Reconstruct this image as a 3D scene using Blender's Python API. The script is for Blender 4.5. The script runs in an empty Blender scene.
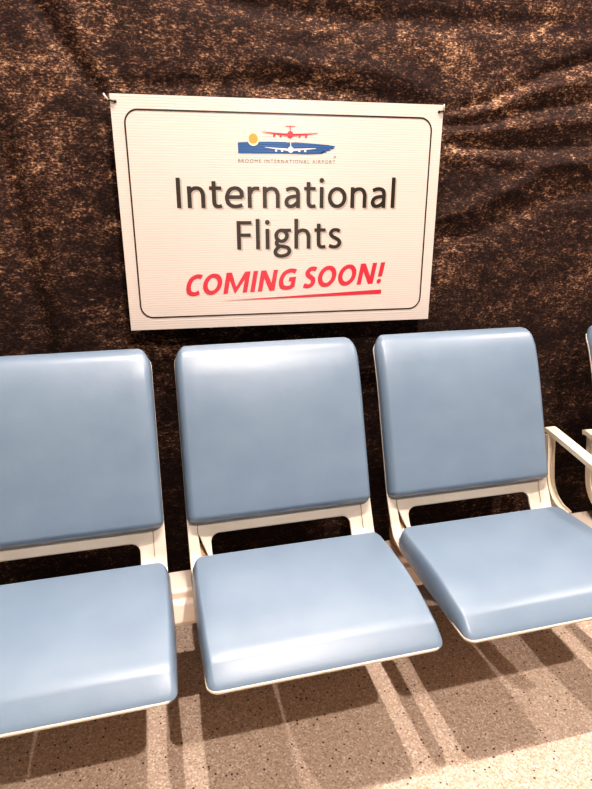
import bpy, bmesh, math, random
import numpy as np
from mathutils import Vector, Matrix
random.seed(3)
C = bpy.context.scene.collection
sc = bpy.context.scene
sc.view_settings.view_transform = 'Standard'
sc.view_settings.look = 'Medium High Contrast'
sc.view_settings.exposure = 0.12

# ------------------------------------------------------------------ camera
F, YAW, PITCH, ROLL = 569.33, .1974, .3210, -.0006
CAM = Vector((-.3029, -1.6539, 1.3227))
fw = Vector((math.sin(YAW)*math.cos(PITCH), math.cos(YAW)*math.cos(PITCH), -math.sin(PITCH)))
rt = Vector((math.cos(YAW), -math.sin(YAW), 0)); up = rt.cross(fw)
cd = bpy.data.cameras.new('camera'); cam = bpy.data.objects.new('camera', cd); C.objects.link(cam)
cd.sensor_fit = 'HORIZONTAL'; cd.sensor_width = 36; cd.lens = F/592*36; cd.clip_start = .02
m = Matrix((rt, up, -fw)).transposed().to_4x4(); m.translation = CAM
cam.matrix_world = m; sc.camera = cam

# row frame: the row of seats stands a little askew to the wall
TH, X0, Y0 = .051, -.063, -.2854
def row(x, y, z=0):
    c, s = math.cos(TH), math.sin(TH)
    return Vector((X0+c*x-s*y, Y0+s*x+c*y, z))
SZ, SH, SW = 1.2869, .6049, .9

# ------------------------------------------------------------------ helpers
def obj(name, bm, mat, parent=None, smooth=True, loc=None):
    me = bpy.data.meshes.new(name)
    bmesh.ops.recalc_face_normals(bm, faces=bm.faces)
    bm.to_mesh(me); bm.free()
    if smooth:
        for p in me.polygons: p.use_smooth = True
    for mm in (mat if isinstance(mat, (list, tuple)) else [mat]): me.materials.append(mm)
    o = bpy.data.objects.new(name, me); C.objects.link(o)
    if parent: o.parent = parent
    if loc: o.location = loc
    return o
def tag(o, label, cat, group=None):
    o['label'] = label; o['category'] = cat
    if group: o['group'] = group
    return o
def empty(name, loc, rz=0):
    o = bpy.data.objects.new(name, None); C.objects.link(o)
    o.location = loc; o.rotation_euler = (0, 0, rz); o.empty_display_size = .1
    return o
def bevel(o, w, seg=2, ang=35):
    b = o.modifiers.new('bevel', 'BEVEL'); b.width = w; b.segments = seg
    b.limit_method = 'ANGLE'; b.angle_limit = math.radians(ang)
    return o
def extrude_x(bm, prof, x0, x1):
    """closed (y,z) profile extruded along x"""
    a = [bm.verts.new((x0, y, z)) for y, z in prof]; b = [bm.verts.new((x1, y, z)) for y, z in prof]
    n = len(prof)
    for i in range(n): bm.faces.new((a[i], a[(i+1) % n], b[(i+1) % n], b[i]))
    bm.faces.new(a); bm.faces.new(b)
def tube(bm, pts, r, n=10):
    pts = [Vector(p) for p in pts]; rings = []
    for i, p in enumerate(pts):
        t = (pts[min(i+1, len(pts)-1)]-pts[max(i-1, 0)]).normalized()
        a = t.orthogonal().normalized() if i == 0 else (a_prev - t*a_prev.dot(t)).normalized()
        a_prev = a; b = t.cross(a)
        rings.append([bm.verts.new(p + (a*math.cos(k*2*math.pi/n)+b*math.sin(k*2*math.pi/n))*r) for k in range(n)])
    for i in range(len(rings)-1):
        for k in range(n): bm.faces.new((rings[i][k], rings[i][(k+1) % n], rings[i+1][(k+1) % n], rings[i+1][k]))
    bm.faces.new(rings[0]); bm.faces.new(rings[-1])
def spline(pts, n):
    """Catmull-Rom through 2-D points, resampled to even arc length"""
    P = [np.array(p, float) for p in pts]; P = [2*P[0]-P[1]]+P+[2*P[-1]-P[-2]]
    out = []
    for i in range(1, len(P)-2):
        for t in np.linspace(0, 1, 24, endpoint=False):
            a, b, c, d = P[i-1:i+3]
            out.append(.5*((2*b)+(c-a)*t+(2*a-5*b+4*c-d)*t*t+(3*b-a-3*c+d)*t**3))
    out.append(P[-2]); out = np.array(out)
    s = np.r_[0, np.cumsum(np.linalg.norm(np.diff(out, axis=0), axis=1))]
    return out, s

# ------------------------------------------------------------------ materials
def mat(name, col, rough=.5, **kw):
    mm = bpy.data.materials.new(name); mm.use_nodes = True
    b = mm.node_tree.nodes['Principled BSDF']
    b.inputs['Base Color'].default_value = (*col, 1); b.inputs['Roughness'].default_value = rough
    for k, v in kw.items(): b.inputs[k].default_value = v
    return mm
def nodes(mm):
    return mm.node_tree.nodes, mm.node_tree.links, mm.node_tree.nodes['Principled BSDF']
def N(nt, t, **kw):
    n = nt.new(t)
    for k, v in kw.items():
        if k in n.inputs.keys(): n.inputs[k].default_value = v
        else: setattr(n, k, v)
    return n
def ramp(nt, stops, interp='LINEAR'):
    r = nt.new('ShaderNodeValToRGB'); r.color_ramp.interpolation = interp
    e = r.color_ramp.elements
    while len(e) < len(stops): e.new(.5)
    for el, (p, c) in zip(e, stops): el.position = p; el.color = (*c, 1)
    return r

# vinyl upholstery
M_vinyl = mat('blue vinyl', (.125, .255, .43), .40)
nt, ln, b = nodes(M_vinyl)
tc = N(nt, 'ShaderNodeTexCoord')
n1 = N(nt, 'ShaderNodeTexNoise', Scale=9., Detail=4.); ln.new(tc.outputs['Object'], n1.inputs['Vector'])
r1 = ramp(nt, [(.3, (.33,)*3), (.7, (.42,)*3)]); ln.new(n1.outputs['Fac'], r1.inputs[0]); ln.new(r1.outputs[0], b.inputs['Roughness'])
r2 = ramp(nt, [(.25, (.170, .240, .328)), (.75, (.195, .268, .358))]); ln.new(n1.outputs['Fac'], r2.inputs[0]); ln.new(r2.outputs[0], b.inputs['Base Color'])
n2 = N(nt, 'ShaderNodeTexVoronoi', Scale=420.); ln.new(tc.outputs['Object'], n2.inputs['Vector'])
bp = N(nt, 'ShaderNodeBump', Strength=.12, Distance=.001); ln.new(n2.outputs['Distance'], bp.inputs['Height'])
n3 = N(nt, 'ShaderNodeTexNoise', Scale=14., Detail=2.); ln.new(tc.outputs['Object'], n3.inputs['Vector'])
bp2 = N(nt, 'ShaderNodeBump', Strength=.10, Distance=.01); ln.new(n3.outputs['Fac'], bp2.inputs['Height']); ln.new(bp.outputs[0], bp2.inputs['Normal'])
ln.new(bp2.outputs[0], b.inputs['Normal'])
b.inputs['Coat Weight'].default_value = .65; b.inputs['Coat Roughness'].default_value = .38

def painted(name, c0, c1, rough):
    mm = mat(name, c0, rough); nt, ln, b = nodes(mm)
    tc = N(nt, 'ShaderNodeTexCoord'); n = N(nt, 'ShaderNodeTexNoise', Scale=6., Detail=6.)
    ln.new(tc.outputs['Object'], n.inputs['Vector'])
    r = ramp(nt, [(.35, c0), (.7, c1)]); ln.new(n.outputs['Fac'], r.inputs[0]); ln.new(r.outputs[0], b.inputs['Base Color'])
    return mm
M_shell = painted('white moulded shell', (.70, .62, .52), (.80, .72, .63), .38)
M_beam = painted('grey painted steel', (.62, .55, .48), (.72, .64, .57), .4)
M_arm = painted('cream armrest', (.70, .60, .46), (.80, .70, .56), .35)
M_bracket = painted('tan bracket', (.42, .24, .12), (.52, .32, .18), .5)
M_seam = mat('dark seam', (.16, .10, .06), .6)
M_foot = painted('dark rubber', (.02, .02, .02), (.04, .04, .04), .7)

# floor: flecked vinyl
M_floor = mat('flecked vinyl floor', (.6, .45, .35), .45)
nt, ln, b = nodes(M_floor)
tc = N(nt, 'ShaderNodeTexCoord')
v1 = N(nt, 'ShaderNodeTexVoronoi', Scale=250.); ln.new(tc.outputs['Object'], v1.inputs['Vector'])
sp = N(nt, 'ShaderNodeSeparateColor'); ln.new(v1.outputs['Color'], sp.inputs[0])
r1 = ramp(nt, [(0, (.36, .26, .19)), (.06, (.45, .335, .25)), (.25, (.54, .42, .335)), (.6, (.61, .49, .40)), (.85, (.68, .575, .485)), (.95, (.80, .71, .63))]); ln.new(sp.outputs[0], r1.inputs[0])
v2 = N(nt, 'ShaderNodeTexVoronoi', Scale=75.); ln.new(tc.outputs['Object'], v2.inputs['Vector'])
r2 = ramp(nt, [(.16, (1,)*3), (.26, (0,)*3)]); ln.new(v2.outputs['Distance'], r2.inputs[0])
sp2 = N(nt, 'ShaderNodeSeparateColor'); ln.new(v2.outputs['Color'], sp2.inputs[0])
gt = N(nt, 'ShaderNodeMath', operation='GREATER_THAN'); gt.inputs[1].default_value = .74; ln.new(sp2.outputs[0], gt.inputs[0])
mu = N(nt, 'ShaderNodeMath', operation='MULTIPLY'); ln.new(r2.outputs[0], mu.inputs[0]); ln.new(gt.outputs[0], mu.inputs[1])
mx = N(nt, 'ShaderNodeMix', data_type='RGBA'); ln.new(mu.outputs[0], mx.inputs['Factor']); ln.new(r1.outputs[0], mx.inputs[6]); mx.inputs[7].default_value = (.05, .028, .018, 1)
ln.new(mx.outputs[2], b.inputs['Base Color'])

# backdrop cloth: dark open weave with paler specks
M_cloth = mat('dark woven cloth', (.03, .018, .014), .85)
nt, ln, b = nodes(M_cloth)
tc = N(nt, 'ShaderNodeTexCoord')
mp = N(nt, 'ShaderNodeMapping'); mp.inputs['Scale'].default_value = (1, 1, 1.9); ln.new(tc.outputs['Object'], mp.inputs['Vector'])
big = N(nt, 'ShaderNodeTexNoise', Scale=5.5, Detail=3., Roughness=.6); ln.new(mp.outputs[0], big.inputs['Vector'])
mid = N(nt, 'ShaderNodeTexNoise', Scale=34., Detail=3., Roughness=.65); ln.new(mp.outputs[0], mid.inputs['Vector'])
fin = N(nt, 'ShaderNodeTexNoise', Scale=120., Detail=3., Roughness=.7); ln.new(mp.outputs[0], fin.inputs['Vector'])
def M(op, a, c, val=None):
    n = nt.new('ShaderNodeMath'); n.operation = op
    ln.new(a, n.inputs[0])
    if c is not None: ln.new(c, n.inputs[1])
    else: n.inputs[1].default_value = val
    return n.outputs[0]
s1 = M('MULTIPLY', big.outputs['Fac'], None, .55)
s2 = M('MULTIPLY', mid.outputs['Fac'], None, .65)
s3 = M('MULTIPLY', fin.outputs['Fac'], None, 1.1)
sm = M('ADD', M('ADD', s1, s2), s3)
sm = M('MULTIPLY', sm, None, .4348)
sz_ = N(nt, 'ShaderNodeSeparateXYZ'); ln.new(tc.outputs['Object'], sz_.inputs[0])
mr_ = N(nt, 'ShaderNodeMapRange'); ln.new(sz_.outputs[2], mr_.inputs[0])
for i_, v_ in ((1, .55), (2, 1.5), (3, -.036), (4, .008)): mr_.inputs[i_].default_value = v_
sm = M('ADD', sm, mr_.outputs[0])  # weaker backlight low down painted in: cloth darker, specks fewer
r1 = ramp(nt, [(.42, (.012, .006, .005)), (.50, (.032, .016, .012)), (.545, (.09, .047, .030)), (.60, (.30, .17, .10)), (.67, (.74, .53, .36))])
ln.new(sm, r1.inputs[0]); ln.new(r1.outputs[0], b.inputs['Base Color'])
wv = N(nt, 'ShaderNodeTexNoise', Scale=260., Detail=1.); ln.new(mp.outputs[0], wv.inputs['Vector'])
bp = N(nt, 'ShaderNodeBump', Strength=.35, Distance=.002); ln.new(wv.outputs['Fac'], bp.inputs['Height']); ln.new(bp.outputs[0], b.inputs['Normal'])
b.inputs['Specular IOR Level'].default_value = .2

# corrugated plastic sign board
M_board = mat('white corrugated plastic', (.86, .78, .70), .32)
nt, ln, b = nodes(M_board)
tc = N(nt, 'ShaderNodeTexCoord')
wv = N(nt, 'ShaderNodeTexWave', bands_direction='Z', Scale=48., Distortion=.15); ln.new(tc.outputs['Object'], wv.inputs['Vector'])
bp = N(nt, 'ShaderNodeBump', Strength=.20, Distance=.0012); ln.new(wv.outputs['Fac'], bp.inputs['Height']); ln.new(bp.outputs[0], b.inputs['Normal'])
r1 = ramp(nt, [(0, (.655, .585, .535)), (1, (.705, .635, .585))]); ln.new(wv.outputs['Fac'], r1.inputs[0]); ln.new(r1.outputs[0], b.inputs['Base Color'])
def ink(name, col, rough=.34):
    mm = mat(name, col, rough); nt, ln, b = nodes(mm)
    tc = N(nt, 'ShaderNodeTexCoord')
    wv = N(nt, 'ShaderNodeTexWave', bands_direction='Z', Scale=48., Distortion=.15); ln.new(tc.outputs['Object'], wv.inputs['Vector'])
    bp = N(nt, 'ShaderNodeBump', Strength=.20, Distance=.0012); ln.new(wv.outputs['Fac'], bp.inputs['Height']); ln.new(bp.outputs[0], b.inputs['Normal'])
    return mm
I_dark = ink('dark ink', (.022, .016, .009)); I_red = ink('red ink', (.62, .028, .055)); I_blue = ink('blue ink', (.004, .085, .27))
I_shadow = ink('pale grey ink', (.47, .40, .35)); I_orange = ink('orange ink', (.85, .33, .05)); I_white = ink('white ink', (.88, .84, .80))
I_yellow = ink('pale yellow ink', (.90, .76, .50)); I_grey = ink('grey ink', (.16, .13, .11))
M_tie = mat('white nylon', (.8, .76, .7), .4); M_eye = mat('dark eyelet', (.015, .01, .01), .5)

for mm in (M_board, I_dark, I_red, I_blue, I_shadow, I_orange, I_white, I_yellow, I_grey):
    nt, ln, b = nodes(mm)                   # the flutes smear reflections up and down
    tg = N(nt, 'ShaderNodeCombineXYZ'); tg.inputs[2].default_value = 1
    ln.new(tg.outputs[0], b.inputs['Tangent']); b.inputs['Anisotropic'].default_value = .85; b.inputs['Roughness'].default_value = .42; b.inputs['Specular IOR Level'].default_value = .4

# ------------------------------------------------------------------ setting
def quad(name, pts, mm):
    bm = bmesh.new(); bm.faces.new([bm.verts.new(p) for p in pts]); o = obj(name, bm, mm, smooth=False); o['kind'] = 'structure'; return o
quad('floor', [(-3.2, -4.5, 0), (3.8, -4.5, 0), (3.8, .12, 0), (-3.2, .12, 0)], M_floor)
M_wall = painted('dark plaster wall', (.10, .08, .07), (.13, .11, .09), .8)
bm = bmesh.new(); extrude_x(bm, [(.12, 0), (.22, 0), (.22, 2.4), (.12, 2.4)], -3.2, 3.8)
w = obj('wall_back', bm, M_wall, smooth=False); w['kind'] = 'structure'

# cloth backdrop with creases pulled from the corners of the sign
XA, XB, ZA, ZB = -2.2, 3.0, .02, 2.38
nx, nz = 420, 240
gx, gz = np.meshgrid(np.linspace(XA, XB, nx), np.linspace(ZA, ZB, nz))
dy = np.zeros_like(gx)
dy += .006*np.sin(gx*3.1+.8*np.sin(gz*1.7)) + .004*np.sin(gx*7.3+gz*.9+1) + .002*np.sin(gx*17+1.3*np.sin(gz*2.2))
def crease(pts, width, depth):
    """ridge (depth<0 comes towards the seats) along a polyline on the wall"""
    global dy
    best = np.full(gx.shape, 9.); fade = np.ones(gx.shape)
    pts = np.array(pts); L = np.r_[0, np.cumsum(np.linalg.norm(np.diff(pts, axis=0), axis=1))]
    for i in range(len(pts)-1):
        a, b = pts[i], pts[i+1]; d = b-a; l2 = (d**2).sum()
        t = np.clip(((gx-a[0])*d[0]+(gz-a[1])*d[1])/l2, 0, 1)
        ds = np.hypot(gx-a[0]-t*d[0], gz-a[1]-t*d[1]); s = (L[i]+t*math.sqrt(l2))/L[-1]
        mk = ds < best; best[mk] = ds[mk]; fade[mk] = np.clip(np.minimum(s/.12, (1-s)/.25), 0, 1)[mk]
    dy += depth*np.exp(-(best/width)**2)*(.35+.65*fade)
TR = (.45, SZ+SH/2-.02); TL = (-.45, SZ+SH/2-.02)
for dz, wd, dp, z0 in [(.17, .016, .011, .00), (.125, .014, -.011, -.01), (.085, .016, .010, -.03), (.05, .018, -.012, -.05), (.00, .02, .010, -.08), (-.03, .02, -.011, -.10)]:
    crease([(TR[0], TR[1]+z0), (.62, TR[1]+z0+dz*.25), (.80, TR[1]+z0+dz*.75), (1.3, TR[1]+z0+dz*1.5)], wd, dp)
crease([(.40, SZ-.02), (.6, SZ+.03), (.85, SZ+.15), (1.4, SZ+.30)], .028, -.014)
crease([(.40, SZ-.09), (.6, SZ-.05), (.85, SZ+.05), (1.4, SZ+.18)], .03, .012)
crease([TL, (-.55, TL[1]+.12), (-.66, TL[1]+.30)], .022, .013)
crease([TL, (-.50, TL[1]+.14), (-.58, TL[1]+.32)], .02, -.009)
crease([(-.74, 1.55), (-.72, 1.25), (-.70, .95), (-.72, .5)], .028, .022)
crease([(-.62, 1.50), (-.63, 1.2), (-.62, .9)], .03, -.010)
crease([(-.3, SZ+SH/2+.24), (.2, SZ+SH/2+.21), (.9, SZ+SH/2+.23)], .03, .012)
crease([(-.45, SZ+SH/2+.02), (.0, SZ+SH/2+.05), (.45, SZ+SH/2+.0)], .025, .010)
crease([(-.1, SZ+SH/2+.11), (.3, SZ+SH/2+.09), (.5, SZ+SH/2+.02)], .025, -.008)
rs = np.random.RandomState(4)
for k in range(26):
    x = rs.uniform(-1.6, 2.2); z = rs.uniform(.4, 2.1); a = rs.normal(0, .35); l = rs.uniform(.2, .6)
    crease([(x, z), (x+l*.5*math.cos(a), z+l*.5*math.sin(a)), (x+l*math.cos(a+.2), z+l*math.sin(a+.2))], rs.uniform(.012, .03), rs.uniform(-.005, .006))
# keep the cloth behind the sign and off the seat backs
inside = np.clip(1-np.maximum(np.abs(gx)-SW/2, np.abs(gz-SZ)-SH/2)/.03, 0, 1)
Yc = .058+np.clip(dy, -.022, .045); Yc = Yc*(1-inside)+inside*np.maximum(Yc, .042)
me = bpy.data.meshes.new('backdrop_cloth')
V = np.stack([gx, Yc, gz], -1).reshape(-1, 3)
idx = np.arange(nx*nz).reshape(nz, nx)
Fc = np.stack([idx[:-1, :-1], idx[:-1, 1:], idx[1:, 1:], idx[1:, :-1]], -1).reshape(-1, 4)
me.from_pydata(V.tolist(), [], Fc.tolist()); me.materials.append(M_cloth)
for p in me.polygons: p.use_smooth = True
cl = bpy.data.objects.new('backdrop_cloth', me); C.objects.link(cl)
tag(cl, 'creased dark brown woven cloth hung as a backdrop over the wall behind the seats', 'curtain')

# ------------------------------------------------------------------ sign
sign = empty('sign', (0, 0, SZ))
tag(sign, 'white rectangular corrugated plastic sign announcing international flights, tied to dark cloth', 'sign')
bm = bmesh.new(); extrude_x(bm, [(0, -SH/2), (.005, -SH/2), (.005, SH/2), (0, SH/2)], -SW/2, SW/2)
obj('board', bm, M_board, sign, smooth=False)
PY_ = [-.0004]
def face_out(o):
    bm = bmesh.new(); bm.from_mesh(o.data)
    for f in bm.faces:
        f.normal_update()
        if f.normal.y > 0: f.normal_flip()
    bm.to_mesh(o.data); bm.free(); return o
def flat(name, polys, mm, y=-.0006, parent=sign):
    """printed flat shapes on the face of the sign; polys: lists of (x,z)"""
    bm = bmesh.new()
    for i, P in enumerate(polys): bm.faces.new([bm.verts.new((x, y-.000001*(i % 90), z)) for x, z in P])
    bmesh.ops.triangulate(bm, faces=bm.faces)
    return face_out(obj(name, bm, mm, parent, smooth=False))
def rrect(hx, hz, r, n=10):
    out = []
    for cx, cz, a0 in ((hx-r, hz-r, 0), (-hx+r, hz-r, 90), (-hx+r, -hz+r, 180), (hx-r, -hz+r, 270)):
        for k in range(n+1):
            a = math.radians(a0+90*k/n); out.append((cx+r*math.cos(a), cz+r*math.sin(a)))
    return out
A = rrect(.420, .2695, .036); B = rrect(.4160, .2655, .0322); n = len(A)
flat('border_line', [[A[i], A[(i+1) % n], B[(i+1) % n], B[i]] for i in range(n)], I_dark)
def text(name, body, x0, x1, z0, cap, mm, y=-.0006, bold=0., shear=0., rot=0., space=1., pos=None):
    cu = bpy.data.curves.new('t', 'FONT'); cu.body = body; cu.size = 1; cu.offset = bold; cu.shear = shear
    cu.space_character = space; cu.resolution_u = 6
    to = bpy.data.objects.new('t', cu); C.objects.link(to)
    dg = bpy.context.evaluated_depsgraph_get(); dg.update()
    me = bpy.data.meshes.new_from_object(to.evaluated_get(dg))
    bpy.data.objects.remove(to)
    co = np.array([v.co[:] for v in me.vertices])
    # cap height measured from the first letter
    cu2 = bpy.data.curves.new('t', 'FONT'); cu2.body = 'I'; t2 = bpy.data.objects.new('t', cu2); C.objects.link(t2)
    dg = bpy.context.evaluated_depsgraph_get(); dg.update()
    m2 = bpy.data.meshes.new_from_object(t2.evaluated_get(dg)); ch = max(v.co.y for v in m2.vertices); bpy.data.objects.remove(t2)
    sx = (x1-x0)/(co[:, 0].max()-co[:, 0].min()); szc = cap/ch
    cx = x0-co[:, 0].min()*sx
    for v, c in zip(me.vertices, co):
        x = cx+c[0]*sx; z = c[1]*szc
        v.co = (x, y, z0+z+math.tan(rot)*(x-x0))
    me.materials.clear(); me.materials.append(mm)
    o = bpy.data.objects.new(name, me); C.objects.link(o); o.parent = sign
    return face_out(o)
# stroked humanist letters: centre lines in em units (cap height .644, x-height .466); ('d', x, z, r) is a dot
def ell(cx, cz, rx, rz): return [(cx+rx*math.sin(k*math.pi/16), cz+rz*math.cos(k*math.pi/16)) for k in range(33)]
ARCH = [(.11, .33), (.165, .395), (.262, .428), (.36, .400), (.410, .30), (.413, .2), (.413, 0)]
GL = {
 'I': (.252, [[(.126, 0), (.126, .644)]]),
 'n': (.525, [[(.11, 0), (.11, .466)], ('c', ARCH)]),
 't': (.335, [('c', [(.135, .575), (.135, .40), (.135, .16), (.152, .068), (.215, .034), (.305, .044)]), [(.03, .428), (.305, .428)]]),
 'e': (.498, [[(.10, .238), (.435, .238)], ('c', [(.432, .225), (.420, .35), (.355, .415), (.262, .432), (.155, .385), (.09, .24), (.12, .105), (.215, .042), (.33, .036), (.435, .062)])]),
 'r': (.349, [[(.11, 0), (.11, .466)], ('c', [(.11, .30), (.165, .395), (.24, .428), (.335, .424)])]),
 'a': (.479, [('c', [(.085, .395), (.17, .425), (.26, .430), (.34, .395), (.365, .31), (.365, .2), (.365, 0)]), ('c', [(.365, .26), (.24, .252), (.135, .215), (.09, .135), (.12, .058), (.2, .036), (.29, .07), (.365, .14)])]),
 'i': (.229, [[(.115, 0), (.115, .466)], ('d', .115, .612, .055)]),
 'o': (.527, [ell(.264, .233, .182, .197)]),
 'l': (.229, [[(.115, 0), (.115, .69)]]),
 'F': (.459, [[(.125, 0), (.125, .644)], [(.085, .603), (.43, .603)], [(.125, .325), (.405, .325)]]),
 'g': (.471, [ell(.225, .305, .130, .125), [(.25, .428), (.455, .428)], ('c', [(.135, .215), (.105, .14), (.14, .078), (.27, .055), (.37, .03), (.412, -.05), (.36, -.13), (.22, -.165), (.105, -.135), (.07, -.07), (.10, -.005), (.165, .055)])]),
 'h': (.525, [[(.11, 0), (.11, .69)], ('c', ARCH)]),
 's': (.391, [('c', [(.325, .398), (.25, .430), (.155, .420), (.10, .35), (.14, .28), (.23, .235), (.305, .18), (.318, .105), (.255, .043), (.16, .034), (.06, .064)])]),
 'C': (.529, [('c', [(.485, .555), (.41, .585), (.31, .585), (.18, .51), (.115, .33), (.15, .14), (.26, .06), (.37, .062), (.47, .10)])]),
 'O': (.676, [ell(.338, .322, .225, .262)]),
 'M': (.874, [[(.13, 0), (.13, .644)], [(.744, 0), (.744, .644)], [(.165, .615), (.437, .085), (.709, .615)]]),
 'N': (.659, [[(.13, 0), (.13, .644)], [(.53, 0), (.53, .644)], [(.15, .62), (.51, .025)]]),
 'G': (.637, [('c', [(.555, .550), (.45, .585), (.34, .585), (.19, .51), (.118, .32), (.17, .125), (.30, .060), (.42, .062), (.525, .09)]), [(.525, .06), (.525, .318), (.37, .318)]]),
 'S': (.473, [('c', [(.40, .555), (.31, .587), (.21, .578), (.135, .49), (.16, .405), (.25, .34), (.345, .265), (.365, .17), (.32, .085), (.22, .058), (.08, .095)])]),
 '!': (.30, [[(.15, .21), (.155, .644)], ('d', .15, .066, .074)]),
 ' ': (.226, []),
}
def lettering(name, body, x0, x1, z0, cap, mm, wt, y=-.0006, shear=0., rot=0., track=0):
    """printed line of letters as flat strokes of weight wt (em), fitted between x0 and x1"""
    strips = []; cx = 0
    for ch in body:
        adv, st = GL[ch]
        for p in st:
            if p[0] == 'd':
                strips.append([(cx+x, z) for x, z in disc(p[1], p[2], p[3], 20)]); continue
            pts = spline(p[1], 0)[0][::4] if p[0] == 'c' else p
            if p[0] == 'c': pts = list(map(tuple, pts))+[tuple(p[1][-1])]
            pts = [np.array(q, float) for q in pts]
            pts = [q for i, q in enumerate(pts) if i == 0 or np.linalg.norm(q-pts[i-1]) > 1e-4]
            closed = np.linalg.norm(pts[0]-pts[-1]) < 1e-6
            L_, R_ = [], []
            for i, q in enumerate(pts):
                d0 = q-pts[i-1] if i else (pts[-1]-pts[-2] if closed else pts[1]-q)
                d1 = pts[i+1]-q if i < len(pts)-1 else (pts[1]-pts[0] if closed else d0)
                d0 = d0/np.linalg.norm(d0); d1 = d1/np.linalg.norm(d1)
                n0 = np.array([-d0[1], d0[0]]); n1 = np.array([-d1[1], d1[0]])
                mt = n0+n1; mt = mt/max(.5, (mt@mt)/2) if mt@mt > .3 else n0
                # pen a touch lighter on the horizontals
                tdir = abs((d0+d1)[1])/max(1e-6, np.linalg.norm(d0+d1))
                h = wt/2*(.84+.16*tdir)
                L_.append(q+mt*h); R_.append(q-mt*h)
            for i in range(len(pts)-1): strips.append([(cx+v[0], v[1]) for v in (L_[i], L_[i+1], R_[i+1], R_[i])])
        cx += adv+track
    k = cap/.644
    xs_ = [x+z*shear for P in strips for x, z in P]; a, b_ = min(xs_), max(xs_); sx = (x1-x0)/(b_-a)
    polys = []
    for P in strips:
        polys.append([(x0+(x+z*shear-a)*sx, z0+z*k+math.tan(rot)*(x+z*shear-a)*sx) for x, z in P])
    return flat(name, polys, mm, y=y)
def disc(cx, cz, r, n=24, rz=None): return [(cx+r*math.cos(k*2*math.pi/n), cz+(rz or r)*math.sin(k*2*math.pi/n)) for k in range(n)]
lettering('lettering_shadow', 'International', -.2955, .3235, .0245, .077, I_shadow, .092, y=-.0003)
lettering('lettering_shadow', 'Flights', -.1365, .1665, -.0870, .077, I_shadow, .092, y=-.0003)
lettering('lettering', 'International', -.300, .319, .0285, .077, I_dark, .092)
lettering('lettering', 'Flights', -.141, .162, -.0830, .077, I_dark, .092)
RT = math.radians(2.3)
lettering('lettering', 'COMING', -.289, .031, -.2105, .0590, I_red, .142, track=-.012, shear=.20, rot=RT)
lettering('lettering', 'SOON!', .048, .300, -.2105+math.tan(RT)*.337, .0610, I_red, .142, track=-.012, shear=.20, rot=RT)
text('lettering', 'BROOME INTERNATIONAL AIRPORT', -.131, .139, .1455, .0085, I_grey, space=1.35)
u0, u1 = (-.195, -.2265), (.291, -.2065)
flat('underline_stroke', [[u0, (u1[0], u1[1]-.0125), u1]], I_red)
# logo
logo_b = [(-.131, .195), (-.10, .197), (-.05, .1985), (.02, .1985), (.07, .196), (.115, .1935), (.137, .1905), (.1375, .1875), (.131, .1870), (.136, .1855), (.134, .1835), (.120, .1825), (.127, .1805), (.122, .1785), (.108, .1780), (.116, .1755), (.110, .1735), (.098, .1735), (.103, .1705), (.06, .1685), (.0, .1695), (-.06, .1690), (-.13, .1685)]
flat('logo_brush_stroke', [logo_b], I_blue)
def disc(cx, cz, r, n=24, rz=None): return [(cx+r*math.cos(k*2*math.pi/n), cz+(rz or r)*math.sin(k*2*math.pi/n)) for k in range(n)]
flat('logo_sun', [disc(-.089, .2025, .0155)], I_yellow, y=-.0009)
flat('logo_sun', [disc(-.089, .2050, .0125)], I_orange, y=-.0011)
def plane(cx, cz, s, y, mm):
    P = [disc(cx, cz, .0085*s),
         [(cx-.077*s, cz+.0058*s), (cx-.077*s, cz+.0047*s), (cx-.007*s, cz-.0035*s), (cx+.007*s, cz-.0035*s), (cx+.077*s, cz+.0038*s), (cx+.077*s, cz+.0049*s), (cx+.007*s, cz+.0025*s), (cx-.007*s, cz+.0025*s)],
         [(cx-.0012*s, cz+.006*s), (cx+.0012*s, cz+.006*s), (cx+.0010*s, cz+.0225*s), (cx-.0010*s, cz+.0225*s)],
         [(cx-.014*s, cz+.0218*s), (cx+.014*s, cz+.0218*s), (cx+.012*s, cz+.0198*s), (cx-.012*s, cz+.0198*s)]]
    for ex in (-.044, -.026, .026, .044): P.append(disc(cx+ex*s, cz-.0030*s, .0034*s, 12))
    bm = bmesh.new()
    for i, p in enumerate(P): bm.faces.new([bm.verts.new((x, y-.00004*i, z)) for x, z in p])
    return face_out(obj('logo_aeroplane', bm, mm, sign, smooth=False))
plane(.012, .2170, 1, -.0009, I_red)
plane(.013, .1795, .92, -.0009, I_white)
A = disc(.1375, .1625, .0028, 16); B = disc(.1375, .1625, .0017, 16)
flat('registered_mark', [[A[i], A[(i+1) % 16], B[(i+1) % 16], B[i]] for i in range(16)], I_blue)
# cable ties through the top corners
for s in (-1, 1):
    ex = s*.4375
    bm = bmesh.new(); tube(bm, [(ex, -.0015, .284), (ex+s*.004, -.004, .2845), (ex+s*.012, -.003, .286), (ex+s*.0165, .004, .288), (ex+s*.018, .014, .29), (ex+s*.018, .024, .291)], .0022, 8)
    t = obj('cable_tie', bm, M_eye, sign)
    bm = bmesh.new(); bm.faces.new([bm.verts.new((x, -.0012, z)) for x, z in disc(ex, .284, .0042, 20, .0036)]); obj('eyelet', bm, M_eye, sign, smooth=False)
    bm = bmesh.new()
    if s < 0: tube(bm, [(-.4535, -.002, .287), (-.459, -.006, .293), (-.464, -.008, .301)], .0024, 8)
    else: tube(bm, [(.4515, -.002, .2865), (.4495, -.005, .296), (.4485, -.006, .304)], .0020, 8)
    obj('cable_tie_tail', bm, M_tie, sign)

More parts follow.
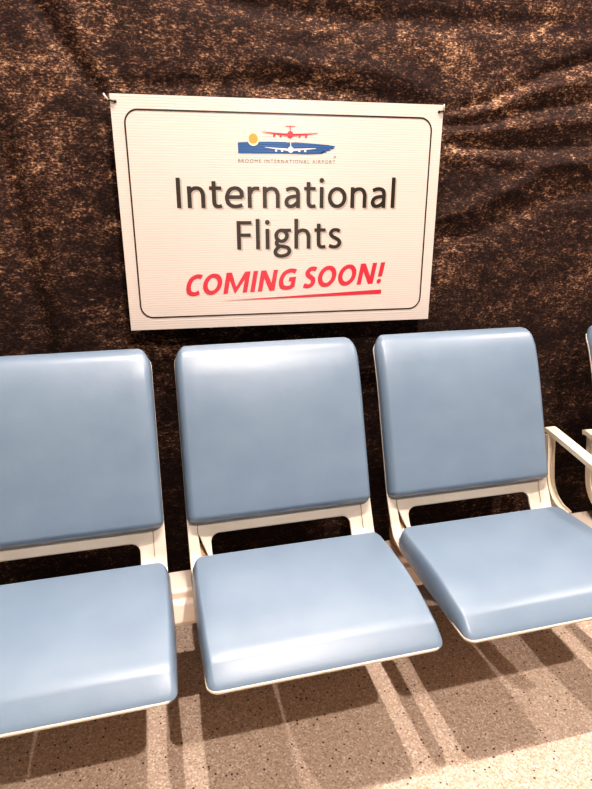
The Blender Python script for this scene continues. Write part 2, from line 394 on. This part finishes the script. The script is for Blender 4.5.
# ------------------------------------------------------------------ seat
BZ = .36                                   # the seat's base: top of the beam
By, Bz_ = .02, .508
prof, ps = spline([(.210, .921), (.201, .926), (.188, .924), (.174, .909), (.1590, .883), (.125, .803), (.075, .662), (.02, .508), (.003, .462), (-.016, .431), (-.048, .410), (-.10, .403), (-.20, .400), (-.36, .396), (-.430, .394), (-.449, .3925)], 0)
S_END = ps[-1]
s_of = lambda y, z: ps[np.argmin(np.hypot(prof[:, 0]-y, prof[:, 1]-z))]
def P_at(s): return np.array([np.interp(s, ps, prof[:, 0]), np.interp(s, ps, prof[:, 1])])
def N_at(s):
    t = P_at(min(s+.004, S_END))-P_at(max(s-.004, 0)); t /= np.linalg.norm(t)
    return np.array([t[1], -t[0]])         # towards the sitter
sB = s_of(.02, .508); sR = s_of(-.048, .410)
HW = .2625
def sd_rr(x, y, cx, cy, hx, hy, r):
    qx = abs(x-cx)-hx+r; qy = abs(y-cy)-hy+r
    return math.hypot(max(qx, 0), max(qy, 0))+min(max(qx, qy), 0)-r
slot = (-.003, sB+.033+.040, .199, .040, .024)
def tri_sd(x, s):                          # narrow wedge cut in the left flank
    a, b_, c = (-.236, sB+.026), (-.2325, sB+.095), (-.212, sB+.095)
    d = -9
    for p, q in ((a, b_), (b_, c), (c, a)):
        ex, ey = q[0]-p[0], q[1]-p[1]; l = math.hypot(ex, ey)
        d = max(d, ((x-p[0])*ey-(s-p[1])*ex)/l*TRI_SIGN)
    return d
TRI_SIGN = 1
if tri_sd(-.2265, sB+.072) > 0: TRI_SIGN = -1
def shell_sd(x, s):
    top = sd_rr(x, s, 0, S_END/2, HW, S_END/2, .046 if s < S_END/2 else .026)
    d = max(top, -sd_rr(x, s, *slot)); return max(d, -tri_sd(x, s))
def shell_mesh():
    bm = bmesh.new(); h = .0055
    xs = np.arange(-HW-h, HW+h*1.01, h*1.0)
    # coarse away from the openings, fine round them
    def axis(a, b, fine, hf, hc):
        out = [a]
        while out[-1] < b:
            v = out[-1]; st = hf if any(p-.012 <= v <= q+.012 for p, q in fine) else hc
            out.append(v+st)
        return out
    xs = axis(-HW-.004, HW+.004, [(-HW-.01, -.17), (.17, HW+.01)], .0028, .016)
    ss = axis(-.004, S_END+.004, [(-.01, .03), (sB+.02, sB+.12), (S_END-.03, S_END+.01)], .0035, .012)
    g = [[bm.verts.new((x, s, 0)) for s in ss] for x in xs]
    for i in range(len(xs)-1):
        for j in range(len(ss)-1):
            if shell_sd((xs[i]+xs[i+1])/2, (ss[j]+ss[j+1])/2) < 0:
                bm.faces.new((g[i][j], g[i+1][j], g[i+1][j+1], g[i][j+1]))
    bmesh.ops.delete(bm, geom=[v for v in bm.verts if not v.link_faces], context='VERTS')
    for it in range(3):
        for v in bm.verts:
            if v.is_boundary:
                x, s = v.co.x, v.co.y; d = shell_sd(x, s); e = 1e-4
                gx_ = (shell_sd(x+e, s)-d)/e; gy_ = (shell_sd(x, s+e)-d)/e; l = gx_*gx_+gy_*gy_
                if l > 1e-6: v.co.x -= d*gx_/l; v.co.y -= d*gy_/l
    for v in bm.verts:
        x, s = v.co.x, min(max(v.co.y, 0), S_END); p = P_at(s); nn = N_at(s)
        # the moulding dishes a little towards its edges beside the slot
        k = math.exp(-((s-(sB+.06))/.05)**2); off = .012*k*max(0, (abs(x)-.20)/.065)**2
        # the upper rim rolls backwards
        v.co = (x, p[0]+nn[0]*off, p[1]+nn[1]*off-BZ)
    return bm
def cushion(s0, s1, W, H, r0, r1, rs_, c0, c1, nU=16, crown=.004, droop=0, barrel=0, shift=0):
    """padded cushion on the shell from s0 to s1; r: how far in the edge keeps rising; c: corner radii of the outline"""
    L = s1-s0; bm = bmesh.new()
    def samples(L, ra, rb, n):
        a = [ra*(1-math.cos(k/9*math.pi/2)) for k in range(9)]; b_ = [L-rb*(1-math.cos(k/9*math.pi/2)) for k in range(9)][::-1]
        return a+list(np.linspace(ra, L-rb, n))+b_
    vs = samples(L, r0, r1, nU); us = samples(2*W, rs_, rs_, nU)
    for c_, end in ((c0, 0), (c1, 1)):
        for k in range(1, 8):
            d = c_*(1-math.cos(k/8*math.pi/2)); vs.append(d if not end else L-d)
    vs = sorted(set(round(v, 5) for v in vs)); vs = [v for i, v in enumerate(vs) if i == 0 or v-vs[i-1] > .0004]
    e = lambda d, r: math.sqrt(max(0, 1-(1-min(max(d, 0)/r, 1))**2))
    g = []
    for v in vs:
        hw = W
        if v < c0: hw = W-(c0-math.sqrt(max(0, c0*c0-(c0-v)**2)))
        if L-v < c1: hw = W-(c1-math.sqrt(max(0, c1*c1-(c1-(L-v))**2)))
        p = P_at(s0+v); nn = N_at(s0+v); rowv = []
        for u in us:
            x = shift+(u-W)*(hw+barrel*math.sin(math.pi*v/L))/W; dside = hw*(1-abs(u-W)/W)
            h = H*e(dside, rs_)*e(v, r0)*e(L-v, r1)
            if droop:                        # sags towards the front, then breaks over the front edge
                wv_ = L-v; q = min(max((.22-wv_)/.165, 0), 1)
                t_ = min(max(v/(L-.2), 0), 1); top = H+.010*t_*t_*(3-2*t_)-droop*q*q
                fz = min(1, max(wv_, 0)/.046); h = top*e(dside, rs_)*e(v, r0)*(.78*fz+.22*math.sqrt(1-(1-fz)**2))
            h += crown*(1-(x/W)**2)*math.sin(math.pi*v/L)
            rowv.append(bm.verts.new((x, p[0]+nn[0]*h, p[1]+nn[1]*h-BZ)))
        g.append(rowv)
    for i in range(len(g)-1):
        for j in range(len(us)-1): bm.faces.new((g[i][j], g[i][j+1], g[i+1][j+1], g[i+1][j]))
    # flat underside resting on the shell
    rim = g[0]+[r[-1] for r in g[1:-1]]+g[-1][::-1]+[r[0] for r in g[1:-1]][::-1]
    bmesh.ops.remove_doubles(bm, verts=bm.verts, dist=1e-5)
    return bm
seat0 = empty('airport_seat', row(0, 0, BZ), TH)
sh = obj('seat_shell', shell_mesh(), M_shell, seat0)
sm_ = sh.modifiers.new('solid', 'SOLIDIFY'); sm_.thickness = .006; sm_.offset = 0
# make sure the shell thickens away from the sitter
obj('back_cushion', cushion(.000, sB, .2622, .036, .032, .024, .022, .048, .020), M_vinyl, seat0)
obj('seat_cushion', cushion(sR-.026, S_END-.0015, .2628, .052, .036, .046, .016, .065, .022, crown=.003, droop=.022, barrel=.005, shift=.0025), M_vinyl, seat0)
for s in (-1, 1):                           # brackets from the beam up to the shell
    tail = [(.035, -.005), (.045, .03), (.020, .085), (.0, .068), (-.03, .034)] if s < 0 else [(.035, -.005), (.035, .012), (.0, .030), (-.03, .034)]
    bm = bmesh.new(); extrude_x(bm, [(-.045, -.005)]+tail+[(-.10, .034), (-.16, .031)], s*.226-.014, s*.226+.014)
    bevel(obj('mounting_bracket', bm, M_bracket, seat0, smooth=False), .003)
# fine moulding seams on the flanks
def seam(x, sa, sb):
    bm = bmesh.new(); pr = None
    for s in np.linspace(sa, sb, 8):
        p = P_at(s); nn = N_at(s); k = math.exp(-((s-(sB+.06))/.05)**2); off = .012*k*max(0, (abs(x)-.20)/.065)**2+.0052
        q = [bm.verts.new((x+d, p[0]+nn[0]*off, p[1]+nn[1]*off-BZ)) for d in (-.0008, .0008)]
        if pr: bm.faces.new((pr[0], pr[1], q[1], q[0]))
        pr = q
    return bm
obj('seam', seam(-.236, sB+.004, sB+.030), M_seam, seat0)
obj('seam', seam(.232, sB+.004, sB+.075), M_seam, seat0)
PITCH_ = .585
def place(root, x, label, y=0):
    r = root.copy(); C.objects.link(r); r.location = row(x, y, BZ); r['label'] = label; r.scale = (1, 1, 1)
    for ch in list(root.children):
        c = ch.copy(); C.objects.link(c); c.parent = r
        for gch in ch.children:
            d = gch.copy(); C.objects.link(d); d.parent = c
    return r
seat0.scale.x = .997; seat0.location = row(-.0015, 0, BZ)
tag(seat0, 'blue vinyl airport seat in the middle of the row, directly below the sign', 'seat', 'blue airport seats in a row')
place(seat0, -PITCH_, 'blue vinyl airport seat at the left end of the view, cut by the left edge')
place(seat0, PITCH_-.004, 'blue vinyl airport seat on the right of the sign, nearest the cream armrest').scale.x = 1.018
place(seat0, 1.302, 'blue airport seat past the armrests, only a sliver visible at the right edge', -.028).scale.x = 1.03

# ------------------------------------------------------------------ beam
beam = empty('seat_beam', row(0, 0, 0), TH)
tag(beam, 'long pale metal beam on legs carrying the row of blue seats, with cream armrests', 'bench frame')
bm = bmesh.new(); extrude_x(bm, [(.035, .355), (-.045, .355), (-.052, .349), (-.054, .330), (-.070, .325), (-.092, .285), (-.088, .272), (.060, .272), (.070, .285), (.068, .305), (.042, .345)], -.92, 1.75)
bevel(obj('rail', bm, M_beam, beam, smooth=False), .003)
for s, x in ((-1, -.92), (1, 1.75)):
    bm = bmesh.new(); extrude_x(bm, [(.04, .360), (-.05, .360), (-.060, .335), (-.098, .285), (-.09, .267), (.064, .267), (.075, .285), (.072, .31), (.046, .35)], x-.006*(s < 0)-.001, x+.006*(s > 0)+.001)
    bevel(obj('end_cap', bm, M_foot, beam, smooth=False), .002)
for x in (-.585, .90):
    bm = bmesh.new(); extrude_x(bm, [(-.02, .275), (-.02, .05), (-.035, .025), (-.035, .012), (.24, .012), (.24, .025), (.06, .05), (.03, .275)], x-.025, x+.025)
    lg = bevel(obj('leg', bm, M_beam, beam, smooth=False), .006)
    for y in (-.02, .22):
        bm = bmesh.new(); bmesh.ops.create_cone(bm, cap_ends=True, segments=20, radius1=.018, radius2=.014, depth=.014, matrix=Matrix.Translation((x, y, .007)))
        obj('rubber_foot', bm, M_foot, lg, smooth=False)
def strip(bm, path, xc, hw, th, sec, step=3):
    n = len(path); rings = []
    ids = list(range(0, n, step))
    if ids[-1] != n-1: ids.append(n-1)
    for i in ids:
        t = path[min(i+1, n-1)]-path[max(i-1, 0)]; t = t/np.linalg.norm(t); nn = np.array([t[1], -t[0]])
        rings.append([bm.verts.new((xc+u*hw, path[i][0]+nn[0]*v*th, path[i][1]+nn[1]*v*th)) for u, v in sec])
    k_ = len(sec)
    for r0, r1 in zip(rings, rings[1:]):
        for k in range(k_): bm.faces.new((r0[k], r0[(k+1) % k_], r1[(k+1) % k_], r1[k]))
    bm.faces.new(rings[0]); bm.faces.new(rings[-1])
def armrest(xl, side=1, dy=0):
    """xl: the edge next to its seat. A slim grooved post sweeps up behind and carries a flat bar reaching forward"""
    px, bx_ = xl+side*.012, xl+side*.0185
    bm = bmesh.new()
    path, _ = spline([(.092, .624), (.088, .602), (.080, .550), (.071, .503), (.059, .462), (.036, .431), (.002, .410), (-.040, .403)], 0)
    strip(bm, path, px, .013, .012, [(-1, -1), (-1, 1), (-.5, 1), (-.4, .7), (.4, .7), (.5, 1), (1, 1), (1, -1), (.4, -1), (.3, -.7), (-.3, -.7), (-.4, -1)])
    extrude_x(bm, [(-.045, .350), (-.045, .398), (.0, .398), (.02, .350)], px-.0125, px+.0125)
    bmesh.ops.translate(bm, vec=(0, dy, 0), verts=bm.verts)
    post = bevel(obj('armrest', bm, M_arm, beam, smooth=False), .002, 2, 50)
    bm = bmesh.new()
    path, _ = spline([(.110, .6325), (.10, .6355), (.06, .630), (-.08, .606), (-.20, .584), (-.245, .574), (-.262, .562), (-.268, .545)], 0)
    strip(bm, path, bx_, .0185, .0075, [(-1, -1), (-1, 1), (1, 1), (1, -1)])
    bmesh.ops.translate(bm, vec=(0, dy, 0), verts=bm.verts)
    bevel(obj('arm_bar', bm, M_arm, post, smooth=False), .004, 3, 50)
armrest(.889); armrest(1.032, -1, -.05)

# ------------------------------------------------------------------ light
def lamp(name, x, y, z, power, size, col=(1, .855, .765)):
    l = bpy.data.lights.new(name, 'POINT'); l.energy = power; l.color = col; l.shadow_soft_size = size
    o = bpy.data.objects.new(name, l); C.objects.link(o); o.location = row(x, y, z); return o
ZL = 4.3
lamp('ceiling_lamp', .60, -.60, ZL, 330, .03)
lamp('ceiling_lamp', -.26, -.60, ZL, 330, .03)
lamp('ceiling_lamp', 3.4, -.70, ZL, 320, .03)
lamp('ceiling_lamp', .60, -2.85, ZL, 480, .04)
# added unseen strip light above and behind the wall, for the seats' highlight band
l = bpy.data.lights.new('added_strip_light', 'AREA'); l.shape = 'RECTANGLE'; l.size = 5.; l.size_y = .12; l.energy = 55; l.color = (1, .89, .82)
o = bpy.data.objects.new('added_strip_light', l); C.objects.link(o); o.location = row(.5, .85, ZL); o.rotation_euler = (0, 0, TH)
w = bpy.data.worlds.new('world'); sc.world = w; w.use_nodes = True
nt, ln = w.node_tree.nodes, w.node_tree.links
bg = nt['Background']; bg.inputs[1].default_value = .15
tc = N(nt, 'ShaderNodeTexCoord'); sx = N(nt, 'ShaderNodeSeparateXYZ'); ln.new(tc.outputs['Generated'], sx.inputs[0])
rr = ramp(nt, [(.0, (.20, .12, .075)), (.5, (.42, .29, .20)), (.78, (.75, .62, .50)), (.92, (1.5, 1.33, 1.15)), (1, (2.0, 1.8, 1.55))])
mr = N(nt, 'ShaderNodeMapRange'); mr.inputs[1].default_value = -1; ln.new(sx.outputs[2], mr.inputs[0]); ln.new(mr.outputs[0], rr.inputs[0]); ln.new(rr.outputs[0], bg.inputs[0])
